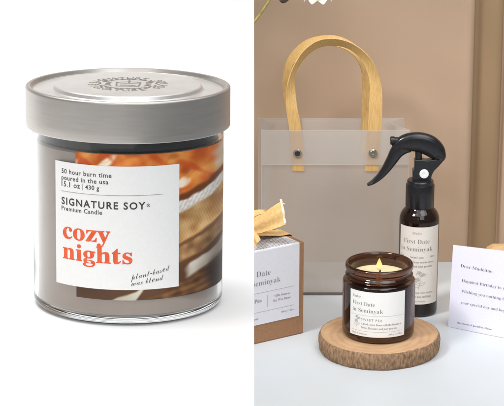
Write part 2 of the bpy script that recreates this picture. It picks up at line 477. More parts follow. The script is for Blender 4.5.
# label coordinates of the big candle from photo measurements (arc length, height)
RL = GR + .0002
def cyl_hit(px, row, mi, rad):
    """arc length and height where the line of sight meets the upright cylinder"""
    o = mi @ EYE; d = mi.to_3x3() @ ray(px, row)
    a = d.x ** 2 + d.y ** 2; b_ = o.x * d.x + o.y * d.y; c = o.x ** 2 + o.y ** 2 - rad ** 2
    k = (-b_ - math.sqrt(max(0, b_ * b_ - a * c))) / a
    p = o + d * k
    return rad * math.atan2(p.x, -p.y), p.z
MBI = MB.inverted()
def bs(px, row=230): return cyl_hit(px, row, MBI, RL)[0]
def bt(row): return cyl_hit(118 + (row - 150) * .02, row, MBI, RL)[1]
def label_sheet(name, s0, s1, t0, t1, rad, m, parent, nu=48, nv=2):
    fn = on_cyl(rad)
    return grid(name, lambda u, v: fn(s0 + (s1 - s0) * u, t0 + (t1 - t0) * v), nu, nv, m, parent)

# picture strip behind the white label: autumn leaves, folded knits, a basket
def vnoise(x, y, seed=0): return noise.noise(Vector((x, y, seed * 7.31)))
def mixc(a, b, t):
    t = max(0, min(1, t)); return tuple(a[i] + (b[i] - a[i]) * t for i in range(3))
def picture(px, row):
    """colour (sRGB 0-255) of the printed picture; px and row are photo-like coordinates of the unrolled print"""
    n1 = vnoise(px * .045, row * .06, 1); n2 = vnoise(px * .13, row * .13, 2); n3 = vnoise(px * .4, row * .4, 3)
    c = mixc((196, 88, 30), (238, 158, 78), .45 + 1.1 * n1 + .45 * n2)
    c = mixc(c, (150, 58, 22), sst(.1, .5, vnoise(px * .06, row * .09, 12)) * .6)
    c = mixc(c, (255, 236, 208), sst(.12, .42, vnoise(px * .05 + row * .045, row * .03, 5)) * sst(172, 150, px + n2 * 16))
    veins = abs(math.sin((px * .55 + row * .9) * .22 + n1 * 3))
    c = mixc(c, (176, 74, 22), .16 * sst(.5, .0, veins))
    c = mixc(c, (196, 74, 30), sst(.05, .4, vnoise(px * .07 - row * .05, row * .05, 9)) * .7)
    # pale upper right
    c = mixc(c, (232, 112, 50), .7 * sst(.0, .4, vnoise(px * .09, row * .07, 21)) * sst(185, 196, px))
    c = mixc(c, (226, 206, 184), sst(207, 219, px + n2 * 6 - (row - 150) * .1) * sst(190, 172, row))
    # white spark between the leaves
    dd = ((px - 184) / 7.0) ** 2 + ((row - 184 + (px - 184) * .25) / 5.0) ** 2
    c = mixc(c, (252, 240, 222), sst(1.5, .1, dd + n2 * 1.2) * .9)
    # dark seam, white knit, tan weave, brown band, cream fold, basket: soft slanting layers
    q = row + (px - 190) * .36 + .0035 * (px - 190) ** 2 + n2 * 1.6 + 1.2 * n1
    c = mixc(c, (112, 64, 36), sst(191, 195, q))
    c = mixc(c, mixc((226, 216, 204), (252, 248, 242), .5 + n3 + .4 * math.sin(px * 1.6 + row * .9)), sst(198, 201, q))
    weave = .5 + .5 * math.sin(px * 1.9 + row * .9) * math.sin(row * 1.9 - px * .7)
    c = mixc(c, mixc((176, 122, 68), (232, 192, 134), weave * .45 + .7 * n2 + .6 * n1 + .25), sst(208, 212, q))
    c = mixc(c, (122, 84, 54), sst(239, 242, q) )
    c = mixc(c, mixc((128, 90, 58), (192, 150, 104), weave * .35 + n2 + .25), sst(243, 246, q))
    c = mixc(c, (104, 70, 46), sst(258, 262, q))
    cream = sst(264, 268, q) * sst(px_mid - 2, px_mid + 6, px + n2 * 4) if (px_mid := 186) else 0
    c = mixc(c, mixc((196, 178, 156), (238, 228, 214), .5 + .6 * n1 + .3 * n2), cream)
    q2 = row + (px - 190) * .42 + n1 * 3
    grain = .5 + .5 * math.sin((row + (px - 150) * .16) * 1.05 + n1 * 2.5)
    c = mixc(c, mixc((92, 58, 36), (150, 106, 66), grain * .45 + .7 * n2 + .2), sst(277, 281, q2))
    c = mixc(c, (70, 44, 34), sst(206, 214, px + n1 * 5) * sst(262, 276, row))
    # cream mug rim low in the print
    if px > 96:
        edge = 300 - 18 * max(0, (px - 100) / 50) ** 1.5 + n2 * 1.5
        c = mixc(c, mixc((206, 190, 160), (240, 234, 218), (px - 105) / 40), sst(edge - 1, edge + 1.5, row) * sst(151, 148, px + (row - 283) * .7))
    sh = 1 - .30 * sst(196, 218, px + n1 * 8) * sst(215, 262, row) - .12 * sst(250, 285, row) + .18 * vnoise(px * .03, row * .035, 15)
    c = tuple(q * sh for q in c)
    return c
S0, S1 = bs(76), RL * R(84)
T0, T1 = bt(300.5), wt + .0001
NU, NV = 230, 250
fn = on_cyl(GR + .0001)
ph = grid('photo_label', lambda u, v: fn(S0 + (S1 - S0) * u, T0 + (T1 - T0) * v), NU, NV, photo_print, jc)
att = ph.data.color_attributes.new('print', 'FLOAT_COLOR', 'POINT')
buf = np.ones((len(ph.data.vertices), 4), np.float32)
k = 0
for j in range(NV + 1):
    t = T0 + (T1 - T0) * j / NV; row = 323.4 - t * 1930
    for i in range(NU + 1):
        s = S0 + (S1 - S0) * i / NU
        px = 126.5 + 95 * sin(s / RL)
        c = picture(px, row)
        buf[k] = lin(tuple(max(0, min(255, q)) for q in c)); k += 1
att.data.foreach_set('color', buf.ravel())

fl = label_sheet('front_label', bs(56), bs(179), bt(290), bt(166.5), RL + .0001, label_paper, jc)
P = Print()
def btxt(body, x0, x1, row, **k): P.text(body, bs(x0, row), bt(row), bs(x1, row) - bs(x0, row), **k)
btxt('50 hour burn time', 61.7, 111.5, 178.0, space=1.12, weight=.012)
btxt('poured in the usa', 61.7, 108.3, 184.6, space=1.12, weight=.012)
btxt('15.1 oz', 61.7, 80.0, 191.2, space=1.08, weight=.012)
P.rule((bs(82.5), bt(192.5)), (bs(82.5), bt(186)), .0002)
btxt('430 g', 85.2, 99.2, 191.2, space=1.08, weight=.012)
P.rule((bs(61.7), bt(196.2)), (bs(163), bt(195.4)), .00022, mi=1)
btxt('SIGNATURE SOY', 61.7, 145.5, 209.3, space=1.22, weight=.022)
btxt('®', 146.6, 150.2, 207.4, weight=.01)
btxt('Premium Candle', 61.7, 102, 215.4, space=1.12, weight=.012)
btxt('cozy', 63, 110.5, 243.2, kind='serif', weight=.009, mi=2, ysc=.84)
btxt('nights', 63, 132.5, 263.8, kind='serif', weight=.009, mi=2, ysc=.84)
btxt('plant-based', 130.5, 171.0, 280.0, kind='script', weight=-.002, rot=11, space=.95, ysc=1.1)
btxt('wax blend', 131.5, 164.5, 286.0, kind='script', weight=-.002, rot=8.5, space=.95, ysc=1.1)
P.build('lettering', on_cyl(RL + .00018), [ink_dark, ink_grey, ink_orange], fl)

# ------------------------------------------------------------------ wooden slab
TH = .0157
sc = at_z(379, 332.8, TH)
slab = thing('wood_slab', 'round slice of tree trunk with rough bark edge under the burning candle', 'wood slice', (sc.x, sc.y, 0))
def slab_r(a): return .0553 * (1 + .012 * sin(2 * a + .4) + .008 * sin(3 * a + 1.0) + .004 * sin(7 * a))
seg, rings = 260, 9
v, f = [], []
for j in range(rings + 1):
    t = j / rings
    for k in range(seg):
        a = 2 * pi * k / seg; rr = slab_r(a) * (1 + .008 * sin(pi * t)) - .0012 * abs(2 * t - 1) ** 6
        rr += .0006 * noise.noise(Vector((a * 9, t * 2.2, 1))) + .00035 * noise.noise(Vector((a * 30, t * 7, 5)))
        v.append((rr * cos(a), rr * sin(a), TH * t))
for j in range(rings):
    for k in range(seg):
        k2 = (k + 1) % seg
        f.append((j * seg + k, j * seg + k2, (j + 1) * seg + k2, (j + 1) * seg + k))
top = [rings * seg + k for k in range(seg)]
b0 = len(v)
for k in range(seg):
    x, y, z = v[top[k]]; v.append((x * .955, y * .955, TH - .0002 + .0003 * noise.noise(Vector((x * 300, y * 300, 0)))))
for k in range(seg):
    k2 = (k + 1) % seg; f.append((top[k], top[k2], b0 + k2, b0 + k))
f.append(tuple(range(seg))[::-1])
from_data('bark', v, f, bark_material(), slab, True, 60)
def face_pt(u, v_):
    a = 2 * pi * u; rr = slab_r(a) * .967 * v_
    return (rr * cos(a), rr * sin(a), TH + .0002 * noise.noise(Vector((rr * cos(a) * 90, rr * sin(a) * 90, 2))) * v_)
grid('cut_face', face_pt, 120, 12, wood_face_material(), slab)

# ------------------------------------------------------------------ burning candle in amber jar
TB = TH + .0004
jp = at_z(378, 331.9, TB)
ac = thing('burning_candle', 'lit candle in small amber glass jar on the wood slice', 'candle', (jp.x, jp.y, TB))
JR = .0332; jt = .0032; JH = .0682
outer = [(0, .001), (.024, .0008), (.028, 0)] + arc(JR - .004, .004, .004, -80, 0, 6) + [(JR, .02), (JR, .050)] + arc(JR - .0034, .0505, .0034, 0, 70, 6)
outer += [(.0292, .0545), (.0288, .0555), (.0302, .0566), (.0309, .0575), (.0302, .0586), (.0289, .0594), (.0287, .0605), (.0289, .0614), (.0302, .0622), (.0309, .0634), (.0311, .0652), (.0308, .0670)]
outer += arc(.0292, .0668, .0014, 20, 160, 6)
inner = [(.0272, .066), (.0268, .062), (.0268, .056), (.0282, .053), (JR - jt, .0495), (JR - jt, .03), (JR - jt, .010)] + arc(JR - jt - .004, .0095, .004, 0, -90, 5)[1:] + [(.015, .0055), (0, .0055)]
lathe('jar', outer + inner, amber_glass, ac, angle=60)
WZ = .0562
wr = JR - jt - .0002
prof = [(0, .0058), (.015, .0058)] + [(a, z_ + .0002) for a, z_ in arc(wr - .004, .0096, .004, -90, 0, 5)] + [(wr, .03), (wr, .0493), (.0278, .0524), (.0266, .0556), (.0266, WZ), (.025, WZ - .0002), (.012, WZ - .0006), (0, WZ - .0006)]
lathe('wax', prof, cream_wax, ac)
burnt = vary(mat('burnt_wick', (.02, .016, .012, 1), .9), (.012, .01, .008, 1), (.04, .03, .02, 1), 900)
v, f = tube_data([(0, 0, WZ - .002), (.0002, 0, WZ + .0015), (.0010, 0, WZ + .0032), (.0004, 0, WZ + .0044)], [.0009, .0009, .0008, .0006], 8)
from_data('wick', v, f, burnt, ac, True)
fm = bpy.data.materials.new('flame'); fm.use_nodes = True
n = fm.node_tree.nodes; l = fm.node_tree.links
for q in list(n):
    if q.type == 'BSDF_PRINCIPLED': n.remove(q)
em_ = n.new('ShaderNodeEmission'); tc = n.new('ShaderNodeTexCoord'); sx = n.new('ShaderNodeSeparateXYZ'); cr = n.new('ShaderNodeValToRGB')
l.new(tc.outputs['Generated'], sx.inputs[0]); l.new(sx.outputs['Z'], cr.inputs['Fac'])
cr.color_ramp.elements[0].color = (.9, .25, .03, 1); cr.color_ramp.elements[1].color = (1.0, .48, .10, 1)
e1 = cr.color_ramp.elements.new(.35); e1.color = (1.0, .74, .30, 1)
em_.inputs['Strength'].default_value = 1.5
l.new(cr.outputs['Color'], em_.inputs['Color']); l.new(em_.outputs[0], n['Material Output'].inputs['Surface'])
lathe('flame', [(0, WZ + .0040), (.0013, WZ + .0043), (.0025, WZ + .0056), (.0029, WZ + .0072), (.0026, WZ + .0092), (.0017, WZ + .0118), (.0008, WZ + .0140), (.0003, WZ + .0150), (0, WZ + .0154)], fm, ac, seg=32, angle=80)

JL = JR + .00015
MJ = Matrix.Translation((jp.x, jp.y, TB)).inverted()
def js(px, row=315): return cyl_hit(px, row, MJ, JL)[0]
def jtt(row): return cyl_hit(378, row, MJ, JL)[1]
jl = label_sheet('jar_label', js(350.3), js(404.5), jtt(337.8), jtt(293), JL, label_paper, ac, 40)
P = Print()
def jtxt(body, x0, x1, row, **k): P.text(body, js(x0), jtt(row), js(x1) - js(x0), **k)
SER = dict(kind='serif', weight=-.012)
jtxt('Fiulor', 352.6, 360.5, 299.8, kind='serif', weight=-.006)
jtxt('First Date', 352.6, 374.6, 307.0, **SER)
jtxt('in Seminyak', 352.6, 383, 313.8, **SER)
P.rule((js(352.3), jtt(317.0)), (js(402.2), jtt(316.6)), .00016)
P.sprig((js(356.6), jtt(324.0)), .0105, .00018)
jtxt('SWEET PEA', 361.2, 382.5, 322.0, space=1.3, weight=.004)
jtxt('A fresh, sweet flower with the blooms of', 361.2, 401.5, 326.2, kind='serif', weight=-.004, ysc=1.25)
jtxt('flower, like pears and juicy peaches', 361.2, 397, 329.9, kind='serif', weight=-.004, ysc=1.25)
P.rule((js(352.3), jtt(332.6)), (js(402.2), jtt(332.2)), .00016)
jtxt('Made in Indonesia', 352.6, 367.5, 335.9, kind='serif', weight=-.004)
jtxt('200 gr / 7.05 oz', 389.0, 402.2, 335.7, kind='serif', weight=-.004)
P.build('lettering', on_cyl(JL + .00008), [ink_soft], jl)

# ------------------------------------------------------------------ spray bottle
bp_ = at_z(417, 311.2, 0)
sb = thing('spray_bottle', 'tall dark amber bottle with black trigger spray head behind the burning candle', 'spray bottle', (bp_.x, bp_.y, 0))
BR = .0191; BH = .1085
outer = [(0, .0012), (.012, .001), (.0145, 0)] + arc(BR - .0035, .0035, .0035, -80, 0, 5) + [(BR, .03), (BR, .094)] + [(BR - .0002, .0965), (BR - .0011, .0995), (BR - .0026, .1025), (BR - .0048, .1050), (.0128, .1068), (.0122, .1085), (.0118, .112), (.0118, .118)]
inner = [(.0100, .118), (.0100, .108), (.0125, .1045), (.0152, .101), (.0170, .096), (.0172, .09), (.0172, .02), (.0172, .006), (.015, .004), (0, .004)]
lathe('bottle', outer + inner, dark_amber, sb, seg=96, angle=60)
BL = BR + .00015
MS = Matrix.Translation((bp_.x, bp_.y, 0)).inverted()
def ss(px, row=260): return cyl_hit(px, row, MS, BL)[0]
def st_(row): return cyl_hit(417, row, MS, BL)[1]
sl = label_sheet('bottle_label', BL * R(-70), BL * R(66), st_(304.5), st_(227.5), BL, warm_label, sb, 40)
P = Print()
def stxt(body, x0, x1, row, **k): P.text(body, ss(x0), st_(row), ss(x1) - ss(x0), **k)
stxt('Fiulor', 411.8, 421.4, 234.6, kind='serif', weight=-.006)
stxt('First Date', 403.6, 429.0, 243.8, **SER)
stxt('in Seminyak', 401.2, 432.0, 251.6, **SER)
stxt('Sweet pea', 410.0, 423.5, 258.6, kind='serif', weight=-.004)
stxt('Eau', 400.6, 403.6, 258.0, kind='serif'); stxt('100ml', 429.5, 434.0, 258.0, kind='serif')
stxt('A fresh, sweet flower with the blooms', 402.0, 433.2, 263.4, kind='serif', weight=-.004, ysc=1.25)
stxt('of pears and juicy peaches', 404.5, 432.0, 267.6, kind='serif', weight=-.004, ysc=1.25)
P.sprig((ss(419.0), st_(281.0)), .0175, .00022)
stxt('Spray into the air around rooms and linen', 401.5, 433.0, 293.6, kind='serif', weight=-.004, ysc=1.25)
stxt('keep away from heat and light', 402.5, 431.5, 297.8, kind='serif', weight=-.004, ysc=1.25)
stxt('Made in Indonesia', 410.0, 426.0, 302.2, kind='serif', weight=-.004)
P.build('lettering', on_cyl(BL + .00008), [ink_soft], sl)
# collar with fine ribs
v, f = [], []
seg = 96
cprof = [(.0116, .1065), (.0132, .1066), (.0136, .1072), (.0136, .1285), (.0132, .1292), (.0126, .1294), (.0126, .1322), (.0118, .1332), (.006, .1334)]
for i, (r_, z_) in enumerate(cprof):
    for k in range(seg):
        rr = r_ - (.00025 if (k % 2 and 2 <= i <= 3) else 0)
        v.append((rr * cos(2 * pi * k / seg), rr * sin(2 * pi * k / seg), z_))
for i in range(len(cprof) - 1):
    for k in range(seg):
        k2 = (k + 1) % seg; f.append((i * seg + k, i * seg + k2, (i + 1) * seg + k2, (i + 1) * seg + k))
f.append(tuple(range((len(cprof) - 1) * seg, len(cprof) * seg)))
from_data('collar', v, f, black_plastic, sb, True, 35)
def sp(cx, cy):
    """local x, z of a point measured on the enlarged view of the spray head"""
    p = at_y(360 + cx / 4.51, 125 + cy / 4.51, bp_.y)
    return p.x - bp_.x, p.z
def sweep(name, pts, m, parent, n=6, seg=20, ex=2.6):
    """pts: (view x, view y, half thickness in view px, half width mm); rounded boxy section"""
    Q = catmull(pts, n); v, f = [], []
    C = [sp(q[0], q[1]) for q in Q]; px = 2.15e-4
    for i, q in enumerate(Q):
        a = C[max(0, i - 1)]; b_ = C[min(len(C) - 1, i + 1)]
        t = Vector((b_[0] - a[0], b_[1] - a[1])).normalized(); nn = Vector((-t.y, t.x))
        for k in range(seg):
            th = 2 * pi * k / seg; c_, s_ = cos(th), sin(th)
            hx = math.copysign(abs(c_) ** (2 / ex), c_) * q[2] * px; hy = math.copysign(abs(s_) ** (2 / ex), s_) * q[3] * .001
            v.append((C[i][0] + nn.x * hx, hy, C[i][1] + nn.y * hx))
    for i in range(len(Q) - 1):
        for k in range(seg):
            k2 = (k + 1) % seg; f.append((i * seg + k, i * seg + k2, (i + 1) * seg + k2, (i + 1) * seg + k))
    f.append(tuple(range(seg))[::-1]); f.append(tuple(range((len(Q) - 1) * seg, len(Q) * seg)))
    bm = bmesh.new(); vv = [bm.verts.new(p) for p in v]
    for q in f: bm.faces.new([vv[i] for i in q])
    return from_bm(name, bm, m, parent, True, 50)
sweep('spray_shroud', [(148, 100, 12, 4.2), (168, 92, 24, 5.0), (196, 82, 36, 5.6), (232, 76, 42, 6.0), (272, 78, 45, 6.2), (312, 92, 46, 6.2), (345, 118, 40, 6.0), (364, 142, 26, 5.2), (370, 158, 12, 4.4)], black_plastic, sb)
sweep('trigger', [(226, 92, 30, 4.2), (196, 98, 33, 4.8), (168, 118, 31, 5.0), (144, 156, 25, 4.9), (118, 196, 20, 4.8), (90, 230, 15, 4.8), (62, 254, 10, 4.8), (42, 265, 6, 4.6), (33, 269, 3, 4.0)], black_plastic, sb)
def slab_part(name, outline, w, m, bev=.0006):
    bm = bmesh.new()
    pts = [sp(*q) for q in outline]
    a = [bm.verts.new((x, -w, z)) for x, z in pts]; b_ = [bm.verts.new((x, w, z)) for x, z in pts]
    bm.faces.new(a); bm.faces.new(b_[::-1])
    for i in range(len(pts)):
        j = (i + 1) % len(pts); bm.faces.new((a[i], a[j], b_[j], b_[i]))
    return bevel(from_bm(name, bm, m, sb), bev)
slab_part('pump_body', [(244, 152), (282, 152), (300, 156), (322, 152), (345, 150), (368, 150), (372, 160), (352, 182), (332, 202), (322, 222), (317, 246), (318, 268), (236, 268), (236, 200), (244, 196)], .0052, black_plastic, .001)
v, f = tube_data([Vector((sp(264, 118)[0], 0, sp(264, 118)[1])), Vector((sp(264, 158)[0], 0, sp(264, 158)[1]))], .0033, 20)
from_data('piston', v, f, black_plastic, sb, True, 40)
a, b_ = sp(136, 70), sp(205, 72)
v, f = tube_data([Vector((a[0], 0, a[1])), Vector((a[0] + .0005, 0, a[1])), Vector((a[0] + .004, 0, a[1])), Vector((a[0] + .0042, 0, a[1])), Vector((b_[0], 0, b_[1]))], [.0034, .0040, .0040, .0033, .0036], 24)
from_data('nozzle', v, f, black_plastic, sb, True, 40)
c_ = sp(287, 213)
def disc(name, x, z, y0, r_, d, m, parent, seg=28):
    v, f = [], []
    pr = [(r_, 0), (r_, -d * .7), (r_ * .9, -d), (r_ * .35, -d), (r_ * .3, -d * .8), (0.0001, -d * .8)]
    for rr, yy in pr:
        v += [(x + rr * cos(2 * pi * k / seg), y0 + yy, z + rr * sin(2 * pi * k / seg)) for k in range(seg)]
    for i in range(len(pr) - 1):
        for k in range(seg):
            k2 = (k + 1) % seg; f.append((i * seg + k, i * seg + k2, (i + 1) * seg + k2, (i + 1) * seg + k))
    return from_data(name, v, f, m, parent, True, 35)
disc('lock_button', c_[0], c_[1], -.0051, .0044, .0016, white_plastic, sb)
c_ = sp(352, 138)
disc('pivot_pin', c_[0], c_[1], -.0056, .0017, .0008, black_plastic, sb)

# ------------------------------------------------------------------ frosted gift bag
YF, YB = 1.873, 1.921
bag = thing('gift_bag', 'translucent frosted plastic carrier bag with looped wooden strap handles', 'bag', (0, YF, 0))
def wp(px, row, y): 
    p = at_y(px, row, y); return Vector((p.x, p.y - YF, p.z))
FL, FR = wp(261.5, 131, YF).x, wp(409.6, 129.5, YF).x
BLx, BRx = wp(258.5, 118, YB).x, wp(404.5, 119.5, YB).x
ZT = wp(330, 129.8, YF).z; ZB = wp(330, 118.6, YB).z
DB = YB - YF
def wob(x, z, k, a=.0004): return a * noise.noise(Vector((x * 16 + k * 5, z * 11, k)))
def panel(name, x0, x1, y, z0, z1, m, k=1, nu=26, nv=26):
    def fn(u, v):
        x = x0 + (x1 - x0) * u; z = z0 + (z1 - z0) * v
        return (x, y + wob(x, z, k) * (min(1, 6 * v) + (5.0 * sin(pi * min(1, max(0, v / .8))) if v < .8 and k == 1 and nv > 10 else 0)), z)
    return grid(name, fn, nu, nv, m, bag)
panel('front_panel', FL, FR, 0, .0005, ZT, bag_sheet, 1)
panel('front_hem', FL + .0004, FR - .0004, -.0026, wp(300, 164, YF).z, ZT - .0004, bag_hem, 1, 26, 8)
panel('back_panel', BLx, BRx, DB, .0005, ZB, bag_sheet, 2)
panel('back_hem', BLx + .0006, BRx - .0006, DB - .0015, ZB - .034, ZB - .0004, bag_hem, 2, 26, 8)
def gusset(name, xf, xb, inward):
    def fn(u, v):
        z = .0005 + (ZT - .001) * v
        x = xf + (xb - xf) * u; fold = 1 - abs(2 * u - 1)
        return (x + inward * fold * (.25 + .75 * v), DB * u, z)
    return grid(name, fn, 8, 12, bag_sheet, bag, False)
gusset('gusset', FL, BLx, .0135)
gusset('gusset', FR, BRx, -.022)
grid('base_panel', lambda u, v: (FL + (FR - FL) * u + (BLx - FL) * v * .9, DB * v, .0007), 4, 2, bag_sheet, bag)
fold_shade = vary(mat('shaded_fold', lin((92, 86, 82)), .5), lin((86, 80, 76)), lin((98, 92, 88)), 60)
grid('base_fold_shadow', lambda u, v: (FL + (FR - FL) * u, -.0008 - .001 * (1 - v), .0004 + .0024 * v), 12, 1, fold_shade, bag)  # bag's contact shadow put into a dark grey strip along the bottom
# welded edges read as thin milky lines
def strip(name, a, b_, w, y):
    d = (b_ - a).normalized(); p = Vector((-d.z, 0, d.x)) * w
    return [a - p, b_ - p, b_ + p, a + p]
v, f = [], []
for a, b_ in ((Vector((FL, -.0012, .001)), Vector((FL, -.0012, ZT))), (Vector((FR, -.0012, .001)), Vector((FR, -.0012, ZT))), (Vector((FL, -.0034, ZT)), Vector((FR, -.0034, ZT))), (Vector((FL, -.0034, wp(300, 164, YF).z)), Vector((FR, -.0034, wp(300, 163, YF).z)))):
    q = strip('s', a, b_, .0003, 0); f.append(tuple(range(len(v), len(v) + 4))); v += q
for pl_ in ([Vector((BLx, DB + .0006, ZB)), Vector((BRx, DB + .0006, ZB))], [Vector((FL, .0, ZT)), Vector(((FL + BLx) / 2 + .0135, DB / 2, ZT)), Vector((BLx, DB, ZB))], [Vector((FR, .0, ZT)), Vector(((FR + BRx) / 2 - .022, DB / 2, ZT)), Vector((BRx, DB, ZB))], [Vector((BLx, DB + .0006, .001)), Vector((BLx, DB + .0006, ZB))]):
    for a, b_ in zip(pl_[:-1], pl_[1:]):
        off = Vector((0, 0, .00035)) if abs(b_.z - a.z) < .05 else Vector((.0003, 0, 0))
        f.append(tuple(range(len(v), len(v) + 4))); v += [a - off, b_ - off, b_ + off, a + off]
from_data('welded_edge', v, f, bag_edge, bag)
PXM = 1.93 / 2000
def strap(name, rows, y):
    Q = catmull(rows, 8)
    v, f = [], []
    for q in Q:
        c = wp(q[0], q[1], YF + y + q[5] * .001)
        h = Vector((q[2] * PXM, q[4] * .001, -q[3] * PXM))
        v += [c - h, c - h * .33, c + h * .33, c + h]
    for i in range(len(Q) - 1):
        for k in range(3):
            f.append((i * 4 + k, i * 4 + k + 1, (i + 1) * 4 + k + 1, (i + 1) * 4 + k))
    o = from_data(name, v, f, strap_mat, bag, True)
    return solidify(o, .0009)
# photo x, row, half-width vector (x, row), its depth in mm, shift in depth mm
fs = strap('strap_handle', [(298.5, 171, 6, .2, 0, 0), (297, 150, 6, .4, 0, 0), (295.3, 131, 6, .8, 0, 0), (291.6, 107, 5.6, 1, .6, 2), (290.8, 92, 4.4, .6, 3, 5), (291.8, 78, 2.8, 1.2, 4.5, 8), (296.8, 65, 2.2, 2.4, 5, 11),
      (305.5, 53, 2, 3.6, 5, 13), (318, 44.3, .8, 4.6, 4.5, 14), (333, 42.0, -.5, 4.6, 4.5, 14), (348, 45, -1.8, 3.7, 4.5, 14), (361.5, 54, -3.2, 2.6, 4.5, 12), (370.5, 67, -4.6, 1.2, 3, 9), (375.5, 84, -5.6, .3, 1, 6), (375.7, 105, -6.6, 0, 0, 2), (374.2, 131, -6.7, 0, 0, 0), (372.8, 150, -6.7, 0, 0, 0), (371.6, 171, -6.6, 0, 0, 0)], -.0014)
bs_ = strap('strap_handle', [(298, 152, 6, 0, 0, 0), (294, 118, 6, .5, 0, 0), (290, 102, 5.2, .6, -1.5, -2), (287, 88, 4.2, .5, -3.5, -5), (286.6, 76, 3.2, 1.0, -4.5, -8), (290, 63, 2.6, 2.0, -5, -10), (299, 51.5, 2.2, 3.2, -5, -12), (312, 43.4, .9, 4.4, -4.5, -13), (331, 40.6, -.5, 4.4, -4.5, -13),
      (347, 45, -1.8, 3.7, -4.5, -13), (359, 55, -3.2, 2.4, -4.5, -11), (365.5, 68, -4.6, 1, -3, -8), (367.6, 84, -5.4, .2, -1, -5), (368, 105, -6, 0, 0, -2), (368, 122, -6, 0, 0, 0), (367, 152, -6, 0, 0, 0)], DB - .0034)
def rivet(px, row, m2):
    c = wp(px, row, YF)
    o = disc('rivet', c.x, c.z, -.0030, .0040, .0014, rivet_mat, fs)
    disc('rivet_cap', c.x, c.z, -.0042, .0029, .0007, m2, o)
rivet(297.4, 152.3, rivet_dark); rivet(372.6, 152.0, rivet_mat)

# ------------------------------------------------------------------ gift box with bow
c0 = at_z(303.4, 333.2, 0); c1 = at_z(254, 344.6, 0)
dx = (c1 - c0).normalized()                      # along the face, to the left and nearer
nf = Vector((dx.y, -dx.x, 0)) if Vector((dx.y, -dx.x, 0)).y < 0 else Vector((-dx.y, dx.x, 0))
W, D, HB = .092, .080, 0.0
HB = at_plane(303.9, 241.9, c0, nf).z
box = thing('gift_box', 'brown kraft box with grey printed label and straw ribbon bow on top', 'gift box', c0)
def bx(s, d, z): return dx * s - nf * d + Vector((0, 0, z))     # s along face from right corner, d into the box
bm = bmesh.new()
vv = [bm.verts.new(bx(s, d, z)) for z in (0.0003, HB) for (s, d) in ((0, 0), (W, 0), (W, D), (0, D))]
for q in ((0, 1, 2, 3), (4, 5, 6, 7), (0, 1, 5, 4), (1, 2, 6, 5), (2, 3, 7, 6), (3, 0, 4, 7)): bm.faces.new([vv[i] for i in q])
bevel(from_bm('box', bm, kraft, box), .0008)
def fp(px, row):
    p = at_plane(px, row, c0, nf) - c0; return (p.dot(dx), p.z)
sL0, _ = fp(299.0, 280); zl0 = fp(299, 315.6)[1]
v = []
LO = .00045
for s in np.linspace(sL0, W - sL0, 12):
    v += [bx(s, -LO, zl0), bx(s, -LO, HB * .6), bx(s, -LO, HB - .0008), bx(s, -LO * .4, HB + LO * .5), bx(s, .0010, HB + LO), bx(s, .05, HB + LO)]
f = [(i * 6 + k, i * 6 + k + 1, (i + 1) * 6 + k + 1, (i + 1) * 6 + k) for i in range(11) for k in range(5)]
blab = from_data('box_label', v, f, box_label, box)
P = Print()
def xtxt(body, px_r, row_r, width, **k):
    s, z = fp(px_r, row_r); P.text(body, -s, z, width, right=True, **k)
def wd(pxa, pxb, row): return fp(pxa, row)[0] - fp(pxb, row)[0]
k_cap = 1.0
xtxt('First Date', 270.3, 274.4, wd(256.6, 270.3, 275) * 2.3, **SER)
xtxt('in Seminyak', 280.3, 281.2, wd(254.3, 280.3, 282) * 1.42, **SER)
a, b_ = fp(294, 285.6), fp(254, 292.9)
P.rule((-a[0], a[1]), (-(W - .006), a[1]), .00022)
a = fp(293.5, 304.6)
P.rule((-a[0], a[1]), (-(W - .006), a[1]), .00022)
a = fp(267.2, 294); P.rule((-a[0], a[1] - .001), (-a[0], a[1] - .0125), .00022)
xtxt('Sweet Pea', 261.4, 301.8, .022, kind='serif', weight=.004)
xtxt('100% Natural', 289.2, 293.6, wd(274, 289.2, 295), kind='serif', weight=-.002)
xtxt('Soy Wax Blend', 290.2, 297.8, wd(273, 290.2, 299), kind='serif', weight=-.002)
xtxt('200 gr / 7.05 oz', 294, 309.6, wd(281, 294, 310), kind='serif', weight=-.002)
xtxt('Made in Indonesia', 258, 319.6, .024, kind='serif', weight=-.002)
# fine sketched weave on the flap that folds over the top edge
hat = []
for i in range(26):
    s0 = sL0 + .0005 + i * .0034
    hat.append(((-s0, .0002), (-min(s0 + .018, W - sL0), .046)))
    hat.append(((-s0, .0460), (-min(s0 + .010, W - sL0), .0002)))
P2 = Print()
for a, b_ in hat: P2.rule(a, b_, .00042, 6)
for i in range(11): P2.rule((-sL0 - .0003, .0025 + i * .0042), (-(W - sL0), .0025 + i * .0042), .0002, 6)
P.build('lettering', lambda s, t: bx(-s, -LO - .0001, t), [ink_soft], blab)
P2.build('weave_print', lambda s, t: bx(-s, .0012 + t, HB + LO + .0001), [ink_soft], blab)
